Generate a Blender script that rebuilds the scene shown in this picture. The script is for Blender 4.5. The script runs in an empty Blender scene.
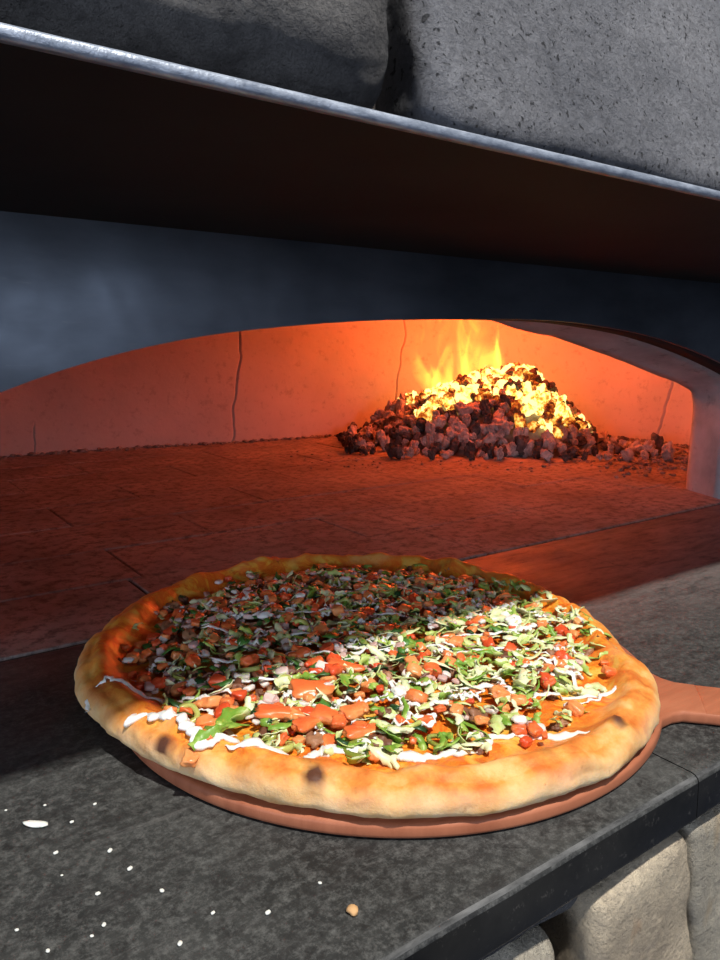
import bpy, bmesh, math, random
from math import sin, cos, pi, sqrt, exp, atan2, radians
from mathutils import Vector, Matrix, noise, Euler
random.seed(11)
S = bpy.context.scene
COL = S.collection

# ------------------------------------------------------------------ camera
F = 750.0; CX, CY = 360.0, 480.0
def _ray(px, py):
    v = Vector(((px-CX)/F, (py-CY)/F, 1.0)); return v.normalized()
_X = _ray(1400, 353); _Y = _ray(-186, 338)
_m = (_X+_Y).normalized(); _d = (_X-_Y).normalized()
_X = (_m+_d)/sqrt(2); _Y = (_m-_d)/sqrt(2)
_Z = _Y.cross(_X); _Z.normalize()
if _Z.y > 0: _Z = -_Z
CAMH = 0.30
RW = Matrix((_X, _Y, _Z))                     # world = RW @ cam (x right, y down, z forward)
right = Vector((_X.x, _Y.x, _Z.x)); down = Vector((_X.y, _Y.y, _Z.y)); fwd = Vector((_X.z, _Y.z, _Z.z))
cd = bpy.data.cameras.new('camera'); cam = bpy.data.objects.new('camera', cd); COL.objects.link(cam)
M3 = Matrix((right, -down, -fwd)).transposed()
cam.matrix_world = Matrix.Translation((0, 0, CAMH)) @ M3.to_4x4()
cd.sensor_fit = 'VERTICAL'; cd.sensor_height = 36.0; cd.lens = 36.0*F/960.0; cd.clip_start = 0.01
S.camera = cam
def onz(p, z=0.0):
    d = RW @ _ray(*p); t = (z-CAMH)/d.z; return Vector((d.x*t, d.y*t, z))
def ony(p, y):
    d = RW @ _ray(*p); t = y/d.y; return Vector((d.x*t, y, CAMH+d.z*t))

# ------------------------------------------------------------------ world, lamps, exposure
S.view_settings.view_transform = 'Standard'; S.view_settings.look = 'None'
S.view_settings.exposure = 0.0; S.view_settings.gamma = 1.0; S.view_settings.use_curve_mapping = False
W = bpy.data.worlds.new('world'); S.world = W; W.use_nodes = True
W.node_tree.nodes['Background'].inputs[0].default_value = (0.62, 0.72, 1.0, 1)
W.node_tree.nodes['Background'].inputs[1].default_value = 0.08
def look(o, tgt):
    o.rotation_euler = (Vector(tgt)-o.location).to_track_quat('-Z', 'Y').to_euler()
def area(name, loc, tgt, size, energy, color):
    l = bpy.data.lights.new(name, 'AREA'); l.size = size; l.energy = energy; l.color = color
    o = bpy.data.objects.new(name, l); COL.objects.link(o); o.location = loc; look(o, tgt); return o
# ceiling downlight above and in front of the ledge (its shadow of the hood lip crosses the pizza)
area('ceiling_downlight', (0.15, 0.525-2.55*0.531-0.005, 2.55), (0.4, 0.45, 0), 0.085, 112, (1.0, 0.96, 0.89))
# cool fill lights, added out of view to brighten steel plate, wall and jamb
area('cool_front_fill', (0.50, -2.2, 0.68), (0.4, 0.8, 0.25), 0.8, 14, (0.72, 0.82, 1.0))
area('cool_side_fill', (-2.2, -0.45, 0.42), (1.4, 0.8, 0.15), 1.1, 30, (0.72, 0.82, 1.0))
# fire
def point(name, loc, r, e, col):
    l = bpy.data.lights.new(name, 'POINT'); l.energy = e; l.color = col; l.shadow_soft_size = r
    o = bpy.data.objects.new(name, l); COL.objects.link(o); o.location = loc; return o
FC = (1.0, 0.085, 0.015)
point('fire_light', (1.62, 1.60, 0.43), 0.06, 10.5, FC)
point('fire_light', (1.80, 1.68, 0.40), 0.05, 4, FC)

# ------------------------------------------------------------------ helpers
def mobj(name, verts, faces, mat=None, parent=None, smooth=True, loc=None):
    me = bpy.data.meshes.new(name); me.from_pydata([tuple(v) for v in verts], [], faces); me.update()
    if smooth:
        for p in me.polygons: p.use_smooth = True
    if mat: me.materials.append(mat)
    o = bpy.data.objects.new(name, me); COL.objects.link(o)
    if parent: o.parent = parent
    if loc is not None: o.location = loc
    return o
def bobj(name, bm, mat=None, parent=None, smooth=False):
    bmesh.ops.recalc_face_normals(bm, faces=bm.faces)
    me = bpy.data.meshes.new(name); bm.to_mesh(me); bm.free()
    if smooth:
        for p in me.polygons: p.use_smooth = True
    if mat: me.materials.append(mat)
    o = bpy.data.objects.new(name, me); COL.objects.link(o)
    if parent: o.parent = parent
    return o
def tag(o, label=None, cat=None, group=None, kind=None):
    if label: o['label'] = label
    if cat: o['category'] = cat
    if group: o['group'] = group
    if kind: o['kind'] = kind
    return o
def empty(name, loc):
    o = bpy.data.objects.new(name, None); COL.objects.link(o); o.location = loc; o.empty_display_size = 0.02; return o
def box(bm, x0, x1, y0, y1, z0, z1, bev=0.0, seg=2):
    vs = [bm.verts.new(p) for p in ((x0,y0,z0),(x1,y0,z0),(x1,y1,z0),(x0,y1,z0),(x0,y0,z1),(x1,y0,z1),(x1,y1,z1),(x0,y1,z1))]
    fs = [bm.faces.new([vs[i] for i in q]) for q in ((0,3,2,1),(4,5,6,7),(0,1,5,4),(1,2,6,5),(2,3,7,6),(3,0,4,7))]
    if bev:
        es = {e for f in fs for e in f.edges}
        bmesh.ops.bevel(bm, geom=list(es), offset=bev, segments=seg, profile=0.5, affect='EDGES')
def N(p, s=1.0, oct=3):
    return noise.fractal(Vector(p)*s, 1.0, 2.0, oct)

class Mat:
    def __init__(s, name, rough=0.6, metal=0.0, spec=0.5):
        s.m = bpy.data.materials.new(name); s.m.use_nodes = True; s.t = s.m.node_tree
        s.b = s.t.nodes['Principled BSDF']; s.i = s.b.inputs
        s.i['Roughness'].default_value = rough; s.i['Metallic'].default_value = metal
        s.i['Specular IOR Level'].default_value = spec
        s.co = s.t.nodes.new('ShaderNodeTexCoord').outputs['Object']
    def link(s, a, b): s.t.links.new(a, b)
    def n(s, typ, **kw):
        x = s.t.nodes.new(typ)
        for k, v in kw.items(): setattr(x, k, v)
        return x
    def coord(s, sc=(1,1,1)):
        mp = s.n('ShaderNodeMapping'); mp.inputs['Scale'].default_value = sc; s.link(s.co, mp.inputs[0]); return mp.outputs[0]
    def noise(s, scale, detail=4, rough=0.55, sc=None, dist=0.0):
        x = s.n('ShaderNodeTexNoise'); x.inputs['Scale'].default_value = scale; x.inputs['Detail'].default_value = detail
        x.inputs['Roughness'].default_value = rough; x.inputs['Distortion'].default_value = dist
        s.link(s.coord(sc) if sc else s.co, x.inputs['Vector']); return x.outputs['Fac']
    def voro(s, scale, feat='F1', rand=1.0, sc=None):
        x = s.n('ShaderNodeTexVoronoi', feature=feat); x.inputs['Scale'].default_value = scale
        x.inputs['Randomness'].default_value = rand
        s.link(s.coord(sc) if sc else s.co, x.inputs['Vector']); return x.outputs['Distance']
    def ramp(s, fac, stops, interp='LINEAR'):
        x = s.n('ShaderNodeValToRGB'); r = x.color_ramp; r.interpolation = interp
        while len(r.elements) < len(stops): r.elements.new(0.5)
        for e, (p, c) in zip(r.elements, stops):
            e.position = p; e.color = (c, c, c, 1) if not hasattr(c, '__len__') else (*c, 1)
        s.link(fac, x.inputs[0]); return x.outputs['Color']
    def mix(s, f, a, b, mode='MIX'):
        x = s.n('ShaderNodeMix', data_type='RGBA', blend_type=mode)
        for sock, v in ((x.inputs[0], f), (x.inputs[6], a), (x.inputs[7], b)):
            if isinstance(v, (int, float)): sock.default_value = v
            elif isinstance(v, tuple): sock.default_value = (*v, 1)
            else: s.link(v, sock)
        return x.outputs[2]
    def math(s, op, a, b=0.0, clamp=False):
        x = s.n('ShaderNodeMath', operation=op, use_clamp=clamp)
        for sock, v in ((x.inputs[0], a), (x.inputs[1], b)):
            if isinstance(v, (int, float)): sock.default_value = v
            else: s.link(v, sock)
        return x.outputs[0]
    def attr(s, name):
        x = s.n('ShaderNodeAttribute'); x.attribute_name = name; return x.outputs['Fac']
    def col(s, c):
        if isinstance(c, tuple): s.i['Base Color'].default_value = (*c, 1)
        else: s.link(c, s.i['Base Color'])
    def rough(s, c): s.link(c, s.i['Roughness'])
    def bump(s, h, strength=0.5, dist=0.01):
        x = s.n('ShaderNodeBump'); x.inputs['Strength'].default_value = strength; x.inputs['Distance'].default_value = dist
        if 'Normal' in s.i and s.i['Normal'].links: s.link(s.i['Normal'].links[0].from_socket, x.inputs['Normal'])
        s.link(h, x.inputs['Height']); s.link(x.outputs[0], s.i['Normal'])
    def objrand(s):
        return s.n('ShaderNodeObjectInfo').outputs['Random']

# ------------------------------------------------------------------ materials
def m_refractory(name, base, dark):
    M = Mat(name, 0.9, spec=0.2)
    c = M.ramp(M.noise(5, 6, 0.6), [(0.3, tuple(v*0.82 for v in base)), (0.7, base)])
    c = M.mix(M.ramp(M.noise(38, 5, 0.7), [(0.55, 0), (0.72, 0.5)]), c, dark)
    M.col(c); M.bump(M.noise(60, 6, 0.7), 0.35, 0.004); return M.m
MWALL = m_refractory('refractory_wall', (0.56, 0.50, 0.48), (0.22, 0.18, 0.17))
def m_hearth():
    M = Mat('hearth_brick', 0.8, spec=0.3)
    c = M.ramp(M.noise(7, 6, 0.62), [(0.3, (0.20, 0.17, 0.16)), (0.7, (0.42, 0.36, 0.335))])
    c = M.mix(M.ramp(M.noise(55, 5, 0.75), [(0.47, 0), (0.62, 0.85)]), c, (0.09, 0.07, 0.068))
    c = M.mix(M.ramp(M.noise(3.3, 3, 0.5), [(0.5, 0), (0.75, 0.35)]), c, (0.45, 0.40, 0.38))
    M.col(c); M.bump(M.noise(90, 6, 0.8), 0.5, 0.003); return M.m
MHEARTH = m_hearth()
def m_gap():
    M = Mat('soot_gap', 0.95, spec=0.1); M.col((0.02, 0.016, 0.015)); return M.m
MGAP = m_gap()
def m_arch():
    M = Mat('arch_refractory', 0.62, spec=0.4)
    c = M.ramp(M.noise(9, 6, 0.6), [(0.3, (0.30, 0.30, 0.33)), (0.7, (0.60, 0.60, 0.63))])
    c = M.mix(M.ramp(M.noise(30, 4, 0.7), [(0.58, 0), (0.7, 0.6)]), c, (0.15, 0.14, 0.15))
    M.col(c); M.bump(M.noise(70, 5, 0.7), 0.3, 0.003); return M.m
MARCH = m_arch()
def m_steel():
    M = Mat('dark_steel', 0.45, 0.85, 0.5)
    c = M.ramp(M.noise(4, 5, 0.6, sc=(1,1,2.5)), [(0.3, (0.060, 0.069, 0.085)), (0.72, (0.14, 0.16, 0.195))])
    c = M.mix(M.ramp(M.noise(26, 6, 0.75, sc=(1,1,6)), [(0.62, 0), (0.75, 0.4)]), c, (0.16, 0.16, 0.17))
    M.col(c)
    M.rough(M.ramp(M.noise(6, 5, 0.6), [(0.3, 0.30), (0.75, 0.50)]))
    M.bump(M.noise(7, 3, 0.5), 0.25, 0.012); return M.m
MSTEEL = m_steel()
def m_under():  # near-black steel for the shelf plate and arch flange
    M = Mat('near_black_steel', 0.7, 0.0, 0.25)
    M.col(M.ramp(M.noise(6, 5, 0.6), [(0.3, (0.008, 0.007, 0.008)), (0.7, (0.018, 0.016, 0.017))])); return M.m
MUNDER = m_under()
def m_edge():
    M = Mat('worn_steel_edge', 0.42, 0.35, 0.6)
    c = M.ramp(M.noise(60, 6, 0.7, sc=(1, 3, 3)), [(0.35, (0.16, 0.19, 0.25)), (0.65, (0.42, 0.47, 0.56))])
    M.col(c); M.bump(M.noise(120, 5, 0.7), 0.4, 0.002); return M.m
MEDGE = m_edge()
def m_slab():
    M = Mat('black_soapstone', 0.5, spec=0.35)
    c = M.ramp(M.noise(5, 7, 0.65), [(0.36, (0.017, 0.018, 0.018)), (0.66, (0.058, 0.059, 0.056))])
    c = M.mix(M.ramp(M.noise(150, 5, 0.85), [(0.45, 0), (0.66, 0.75)]), c, (0.13, 0.13, 0.125))
    c = M.mix(M.ramp(M.noise(60, 6, 0.8, dist=0.5), [(0.52, 0), (0.64, 0.8)]), c, (0.012, 0.012, 0.012))
    # the slabs are paler and browner towards the oven mouth and the right
    sp = M.n('ShaderNodeSeparateXYZ'); M.link(M.co, sp.inputs[0])
    back = M.math('ADD', M.math('MULTIPLY', sp.outputs[1], 4.0), M.math('SUBTRACT', M.math('MULTIPLY', sp.outputs[0], 1.6), 2.75), True)
    back = M.math('MULTIPLY', back, M.ramp(M.noise(14, 6, 0.7, sc=(0.6, 2.2, 1), dist=0.8), [(0.35, 0.25), (0.65, 1)]))
    c = M.mix(back, c, (0.19, 0.165, 0.155))
    c = M.mix(M.ramp(M.noise(40, 6, 0.75, sc=(0.5, 1.8, 1)), [(0.50, 0), (0.64, 0.7)]), c, (0.02, 0.019, 0.019))
    sc = M.ramp(M.noise(22, 6, 0.7, sc=(0.4, 3.0, 1), dist=0.8), [(0.58, 0), (0.72, 0.35)])
    c = M.mix(sc, c, (0.15, 0.145, 0.14))
    M.col(c); M.rough(M.ramp(M.noise(11, 6, 0.7), [(0.3, 0.42), (0.7, 0.7)]))
    M.bump(M.noise(140, 6, 0.8), 0.3, 0.002); return M.m
MSLAB = m_slab()
def m_face():
    M = Mat('polished_black_stone', 0.22, spec=0.5)
    c = M.ramp(M.noise(12, 6, 0.6), [(0.35, (0.006, 0.006, 0.006)), (0.7, (0.022, 0.021, 0.019))])
    c = M.mix(M.ramp(M.noise(150, 4, 0.8), [(0.60, 0), (0.72, 0.4)]), c, (0.14, 0.13, 0.12))
    M.col(c); M.rough(M.ramp(M.noise(20, 5, 0.7), [(0.4, 0.18), (0.7, 0.5)])); return M.m
MFACE = m_face()
def m_bevel():  # lighter grey paints a highlight along the ledge's chamfer
    M = Mat('stone_edge_highlight', 0.3, spec=0.6)
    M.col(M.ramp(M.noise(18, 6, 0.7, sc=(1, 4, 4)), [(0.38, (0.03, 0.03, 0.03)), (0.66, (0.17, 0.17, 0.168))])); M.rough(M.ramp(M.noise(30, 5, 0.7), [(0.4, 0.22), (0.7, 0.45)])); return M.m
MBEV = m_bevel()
def m_rock(name, a, b, dk, pits=True, stain=None, scale=1.0):
    M = Mat(name, 0.85, spec=0.25)
    c = M.ramp(M.noise(6*scale, 7, 0.62, dist=0.4), [(0.3, a), (0.7, b)])
    c = M.mix(M.ramp(M.noise(120*scale, 6, 0.8), [(0.42, 0), (0.68, 0.55)]), c, dk)
    if stain:
        c = M.mix(M.ramp(M.noise(13*scale, 4, 0.6, sc=(1.6, 1, 0.7)), [(0.60, 0), (0.70, 0.65)]), c, stain)
    if pits:
        p = M.ramp(M.noise(300*scale, 1.0, 0.5, dist=0.3), [(0.27, 1), (0.34, 0)])
        p2 = M.ramp(M.noise(165*scale, 1.0, 0.5, dist=0.4), [(0.245, 1), (0.30, 0)])
        p = M.math('MAXIMUM', p, p2)
        c = M.mix(M.math('MULTIPLY', p, 0.8), c, tuple(v*0.3 for v in dk))
        M.bump(p, 0.8, -0.003)
    M.col(c); M.bump(M.noise(55*scale, 8, 0.75), 1.0, 0.010); M.bump(M.noise(230*scale, 4, 0.7), 0.8, 0.003); return M.m
MROCK = m_rock('grey_lava_stone', (0.13, 0.135, 0.155), (0.27, 0.275, 0.30), (0.07, 0.07, 0.08))
MROCK2 = m_rock('brown_grey_lava_stone', (0.06, 0.06, 0.068), (0.24, 0.23, 0.22), (0.03, 0.03, 0.034), pits=False, scale=0.8)
MLIME = m_rock('beige_limestone', (0.30, 0.24, 0.18), (0.86, 0.72, 0.52), (0.30, 0.25, 0.21), pits=False, stain=(0.62, 0.33, 0.15), scale=0.9)
MLIME2 = m_rock('grey_limestone', (0.38, 0.34, 0.27), (0.70, 0.63, 0.50), (0.24, 0.22, 0.20), pits=False, stain=(0.50, 0.38, 0.24))
def m_mortar():
    M = Mat('mortar', 0.95, spec=0.1)
    M.col(M.ramp(M.noise(30, 6, 0.7), [(0.3, (0.06, 0.052, 0.052)), (0.7, (0.17, 0.15, 0.14))]))
    M.bump(M.noise(80, 6, 0.8), 0.9, 0.006); return M.m
MMORTAR = m_mortar()
def m_clay():
    M = Mat('peel_board', 0.5, spec=0.3)
    c = M.ramp(M.noise(12, 6, 0.6, sc=(1, 6, 1)), [(0.3, (0.33, 0.105, 0.052)), (0.7, (0.46, 0.165, 0.085))])
    M.col(c); M.bump(M.noise(60, 4, 0.6, sc=(1, 6, 1)), 0.15, 0.002); return M.m
MCLAY = m_clay()

# ------------------------------------------------------------------ hearth floor
YS, YB = 0.740, 0.856
bm = bmesh.new()
row = 0.167; y = YS+0.006; r = 0
offs = [0.302-0.115, 0.322, 0.495, 0.321, 0.50]
joint_rows = []
while y < 2.4:
    y1 = (YS+0.003+row*(r+1)) - 0.0024 if r else 0.918
    if r == 0: xs = [-0.75, -0.20, 0.302, 0.774, 1.25, 1.75, 2.3]
    else:
        o = 0.322 if r % 2 else 0.495+0.0
        xs = [o+0.363*k for k in range(-4, 7)]
    for a, b in zip(xs[:-1], xs[1:]):
        dz = random.uniform(-0.0008, 0.0008)
        box(bm, a+0.0012, b-0.0012, y, y1, -0.05, dz, 0.0014, 1)
    y = y1+0.0024; r += 1
floor = bobj('floor', bm, MHEARTH); tag(floor, kind='structure')
bm = bmesh.new(); box(bm, -1.2, 2.8, YS+0.001, 2.6, -0.10, -0.0026)
fb = bobj('floor_bed', bm, MGAP, floor)

# ------------------------------------------------------------------ ledge slabs
def slab(x0, x1, label, dz=0.0):
    # profile with rounded nose, extruded along x
    prof = [(YS-0.002, 0.0), (0.2575, 0.0), (0.2545, -0.0006), (0.2520, -0.0024), (0.2510, -0.0050), (0.2500, -0.032), (0.2510, -0.0345), (0.256, -0.035), (YS-0.002, -0.035)]
    # dense in x for slight wear
    n = max(2, int((x1-x0)/0.01)); V = []; Fc = []; MI = []
    for i in range(n+1):
        x = x0+(x1-x0)*i/n
        for k, (yy, zz) in enumerate(prof):
            w = 0.0
            if 1 <= k <= 5: w = 0.0010*N((x*9, 0.3, 3.1), 1.0, 3)
            V.append((x, yy+w, zz+dz-abs(w)*0.3*(1 if k < 5 else 0)))
    m = len(prof)
    for i in range(n):
        for k in range(m):
            k2 = (k+1) % m
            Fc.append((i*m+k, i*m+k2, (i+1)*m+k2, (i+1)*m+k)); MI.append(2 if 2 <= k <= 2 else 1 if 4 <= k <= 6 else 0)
    Fc.append(tuple(range(m))); Fc.append(tuple(n*m+k for k in range(m-1, -1, -1))); MI += [1, 1]
    o = mobj('ledge_slab', V, Fc, MSLAB, smooth=False)
    bm = bmesh.new(); bm.from_mesh(o.data); bmesh.ops.recalc_face_normals(bm, faces=bm.faces); bm.to_mesh(o.data); bm.free()
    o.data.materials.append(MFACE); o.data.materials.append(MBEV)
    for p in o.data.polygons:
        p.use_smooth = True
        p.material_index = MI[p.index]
    try: o.data.set_sharp_from_angle(angle=radians(35))
    except Exception: pass
    return tag(o, label, 'ledge slab')
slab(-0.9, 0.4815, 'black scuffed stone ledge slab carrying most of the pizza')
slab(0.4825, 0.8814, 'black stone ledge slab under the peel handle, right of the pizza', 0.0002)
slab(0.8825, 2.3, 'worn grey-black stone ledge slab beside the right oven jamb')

# ------------------------------------------------------------------ oven chamber wall (curved plan, seams), dome
plan = [(0.0, 0.90), (-0.42, 0.95), (-0.66, 1.25), (-0.62, 1.66), (-0.28, 1.98), (0.25, 2.10), (0.63, 2.105), (1.0, 2.06), (1.45, 2.02), (1.84, 1.90), (2.08, 1.65), (2.145, 1.36), (2.07, 1.05), (1.90, 0.92), (1.66, 0.88)]
def catmull(P, n):
    out = []
    for i in range(len(P)-1):
        p0 = Vector(P[max(i-1, 0)]); p1 = Vector(P[i]); p2 = Vector(P[i+1]); p3 = Vector(P[min(i+2, len(P)-1)])
        for k in range(n):
            t = k/n
            out.append(0.5*((2*p1)+(-p0+p2)*t+(2*p0-5*p1+4*p2-p3)*t*t+(-p0+3*p1-3*p2+p3)*t**3))
    out.append(Vector(P[-1])); return out
pl = catmull(plan, 40)
L = [0.0]
for a, b in zip(pl[:-1], pl[1:]): L.append(L[-1]+(b-a).length)
def at_s(s):
    s = min(max(s, 0), L[-1]-1e-6)
    lo, hi = 0, len(L)-1
    while hi-lo > 1:
        mid = (lo+hi)//2
        if L[mid] <= s: lo = mid
        else: hi = mid
    t = (s-L[lo])/(L[hi]-L[lo]); p = pl[lo].lerp(pl[hi], t); d = (pl[hi]-pl[lo]).normalized()
    return p, Vector((-d.y, d.x))     # outward? fixed below
def s_of(x, yv):
    return min(range(len(pl)), key=lambda i: (pl[i].x-x)**2+(pl[i].y-yv)**2)
def hit_s(px):      # nearest wall position on the picture column of a seam's foot
    p = onz(px); return L[s_of(p.x, p.y)]
seams = [(hit_s((232, 443)), 0.12, 0.0032), (L[s_of(1.58, 1.99)], 0.12, 0.0030), (L[s_of(2.143, 1.36)], 0.22, 0.0042), (hit_s((37, 456)), 0.03, 0.0020), (L[s_of(-0.3, 1.97)], 0.03, 0.002)]
cols = []
s = 0.0
while s < L[-1]: cols.append((s, None, 0)); s += 0.02
for k, (ss, lean, w) in enumerate(seams):
    cols = [c for c in cols if abs(c[0]-ss) > 0.012]
    for off, dep in ((-2.2, 0), (-1, 0), (-0.5, 1), (0.5, 1), (1, 0), (2.2, 0)): cols.append((ss+off*w, k, dep))
cols.sort(key=lambda c: c[0])
hs = [-0.03]+[0.01*i for i in range(0, 31)]+[0.33, 0.37]
cen = Vector((0.76, 1.45)); V = []; Fc = []
for (s0, k, dep) in cols:
    for h in hs:
        s = s0
        if k is not None:
            lean = seams[k][1]; s += lean*h*1.0 + 0.012*N((h*14, k*5.0, 0), 1, 4)
            g = dep*(0.008+0.006*N((h*18, k*3.0, 9), 1, 2))
            if k == 3 and h > 0.075: g = 0
        else:
            # shift with neighbours so columns never cross
            s += 0
            for kk, (ss, lean, w) in enumerate(seams):
                dd = abs(s0-ss)
                if dd < 0.12: s += lean*h*(1-dd/0.12)
            g = 0
        p, nn = at_s(s)
        if (p+nn*0.01-cen).length < (p-cen).length: nn = -nn
        p = p+nn*(g+0.004*N((p.x*3, p.y*3, h*3), 1, 3))
        V.append((p.x, p.y, h))
# dome rings
nC = len(cols); nH = len(hs)
top = [Vector(V[i*nH+nH-1]) for i in range(nC)]
rings = 7
extra = []
for rr in range(1, rings+1):
    a = rr/rings*pi/2
    for i in range(nC):
        t = top[i]; c3 = Vector((cen.x, cen.y, 0))
        f = 1-(1-cos(a))*0.97; z = 0.37+0.26*sin(a)
        extra.append((c3.x+(t.x-c3.x)*f, c3.y+(t.y-c3.y)*f, z))
nb = len(V); V += extra
def idx(i, j): return i*nH+j if j < nH else nb+(j-nH)*nC+i
for i in range(nC-1):
    for j in range(nH-1): Fc.append((idx(i, j), idx(i+1, j), idx(i+1, j+1), idx(i, j+1)))
wall = mobj('wall_back', V, Fc, MWALL); tag(wall, kind='structure')
V2 = [Vector(v) for v in top]+[Vector(v) for v in extra]; F2 = []
for i in range(nC-1):
    for j in range(rings): F2.append((j*nC+i, j*nC+i+1, (j+1)*nC+i+1, (j+1)*nC+i))
F2.append(tuple(rings*nC+i for i in range(nC)))
for j in range(rings): F2.append((j*nC+nC-1, j*nC, (j+1)*nC, (j+1)*nC+nC-1))
ceil = mobj('ceiling', V2, F2, MWALL); tag(ceil, kind='structure')
bm = bmesh.new(); box(bm, -0.9, 2.5, 0.92, 2.5, 0.64, 0.80); bobj('roof_masonry', bm, MGAP, ceil)
# soot-black backing in the seams + outer shell so no light leaks in
V = []; Fc = []
for i in range(0, len(pl), 4):
    p = pl[i]; d = (p-cen).normalized(); q = p+d*0.03
    for z in (-0.03, 0.40): V.append((q.x, q.y, z))
for i in range(len(V)//2-1): Fc.append((2*i, 2*i+2, 2*i+3, 2*i+1))
mobj('wall_backing', V, Fc, MGAP, wall)

# ------------------------------------------------------------------ masonry arch (front jambs + lintel ring)
def sym(pts, c=0.765):
    return [(2*c-x, z) for (x, z) in reversed(pts)]+pts
fr = sym([(0.849, 0.352), (0.96, 0.340), (1.06, 0.324), (1.22, 0.292), (1.34, 0.262), (1.405, 0.244), (1.436, 0.226), (1.444, 0.19), (1.444, 0.10), (1.444, 0.0)])
bk = sym([(0.849, 0.338), (0.94, 0.325), (1.041, 0.309), (1.20, 0.276), (1.345, 0.242), (1.425, 0.221), (1.470, 0.200), (1.483, 0.17), (1.483, 0.10), (1.483, 0.0)])
fr = [tuple(v) for v in catmull(fr, 5)]; bk = [tuple(v) for v in catmull(bk, 5)]
lift = lambda x, z: (x, z+0.022*min(1, max(0, (0.70-x)/0.3))*min(1, z/0.15))
fr = [lift(*p) for p in fr]; bk = [lift(*p) for p in bk]
V = []; Fc = []; n = len(fr)
def outer(x, z):
    # project to the outer rectangle
    if z < 0.2 and x < 0.3: return (-0.75, z)
    if z < 0.2 and x > 1.2: return (2.25, z)
    return (x+(x-0.765)*0.9, 0.50)
prof = []
for i in range(n):
    (xf, zf), (xb, zb) = fr[i], bk[i]
    secs = [(outer(xf, zf), 0.768), ((xf+(0.012 if xf > .765 else -0.012), zf+0.012*(zf > .2)), 0.762), ((xf, zf), 0.768)]
    for t in (0.2, 0.4, 0.6, 0.8): secs.append(((xf+(xb-xf)*t, zf+(zb-zf)*t), 0.768+(YB-0.768)*t))
    secs += [((xb, zb), YB), ((xb+(0.010 if xb > .765 else -0.010), zb+0.010*(zb > .2)), YB+0.012), (outer(xb, zb), YB+0.05)]
    for (xz, yy) in secs:
        w = 0.0025*N((xz[0]*14, yy*14, xz[1]*14), 1, 3)
        V.append((xz[0]+w, yy+w, max(xz[1]+(w if xz[1] > 0.01 else 0), 0.0)))
m = 10
for i in range(n-1):
    for k in range(m-1): Fc.append((i*m+k, i*m+k+1, (i+1)*m+k+1, (i+1)*m+k))
arch = mobj('masonry_arch', V, Fc, MARCH)
tag(arch, 'pale grey masonry arch and jamb framing the oven mouth behind the steel hood', 'oven arch')

# ------------------------------------------------------------------ steel hood
hood = empty('steel_hood', (0.76, 0.706, 0.0))
tag(hood, 'dark steel hood with arched front plate and projecting shelf over the oven mouth', 'oven hood')
def toh(o):
    o.parent = hood; o.matrix_parent_inverse = Matrix.Translation(hood.location).inverted(); return o
ap = [(-0.02, 0.0), (-0.02, 0.10), (0.0, 0.180), (0.055, 0.222), (0.129, 0.2555), (0.216, 0.284), (0.315, 0.305), (0.431, 0.3185), (0.554, 0.327), (0.682, 0.3315), (0.80, 0.333), (0.90, 0.3305), (1.047, 0.318), (1.17, 0.298), (1.288, 0.272), (1.40, 0.240), (1.50, 0.200), (1.545, 0.12), (1.55, 0.0)]
apc = [tuple(v) for v in catmull(ap, 8)]
V = []; Fc = []; yf, yb2 = 0.703, 0.709; ZT = 0.405
for (x, z) in apc:
    xt = x
    if z < 0.2: xt = -0.9 if x < 0.7 else 2.3
    zt = z if z < 0.2 else ZT
    if z < 0.2:  pass
    V += [(x, yf, z), (xt, yf, zt), (xt, yb2, zt), (x, yb2, z)]
k = len(apc)
for i in range(k-1):
    a, b = 4*i, 4*i+4
    Fc += [(a, b, b+1, a+1), (a+3, a+2, b+2, b+3), (a, a+3, b+3, b), (a+1, b+1, b+2, a+2)]
# corner fill pieces of the plate above the legs
o = mobj('arch_plate', V, Fc, MSTEEL, smooth=False)
bm = bmesh.new(); bm.from_mesh(o.data)
for (x0, x1) in ((-0.9, 0.02), (1.49, 2.3)): box(bm, x0, x1, yf+0.0005, yb2-0.0005, 0.19, ZT)
bmesh.ops.recalc_face_normals(bm, faces=bm.faces); bm.to_mesh(o.data); bm.free(); toh(o)
V = []; Fc = []
for i, (x, z) in enumerate(apc):
    a = apc[max(i-1, 0)]; b = apc[min(i+1, k-1)]; nx, nz = -(b[1]-a[1]), (b[0]-a[0]); l = sqrt(nx*nx+nz*nz) or 1; nx /= l; nz /= l
    V += [(x, yb2, z), (x+nx*0.004, yb2, z+nz*0.004), (x+nx*0.004, 0.752, z+nz*0.004), (x, 0.752, z)]
for i in range(k-1):
    a, b = 4*i, 4*i+4
    Fc += [(a, b, b+1, a+1), (a+3, a+2, b+2, b+3), (a, a+3, b+3, b), (a+1, b+1, b+2, a+2)]
o = mobj('arch_flange', V, Fc, MUNDER); toh(o)
bm = bmesh.new(); box(bm, -0.9, 2.3, 0.3135, 0.709, ZT, 0.4098); o = bobj('shelf_plate', bm, MUNDER); toh(o)
n = 320; V = []; Fc = []
for i in range(n+1):
    x = -0.9+3.2*i/n; w = 0.0005*N((x*40, 0, 0), 1, 3)
    for (yy, zz) in ((0.3135, ZT-0.0002), (0.3102+w, ZT+w*0.5), (0.309+w, ZT+0.0012), (0.309+w, ZT+0.0042+w), (0.3102+w, ZT+0.0055), (0.3135, ZT+0.0056)): V.append((x, yy, zz))
for i in range(n):
    for q in range(6): Fc.append((i*6+q, i*6+(q+1) % 6, (i+1)*6+(q+1) % 6, (i+1)*6+q))
o = mobj('shelf_edge', V, Fc, MEDGE); o['label'] = 'worn bright steel edge'; toh(o)

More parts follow.
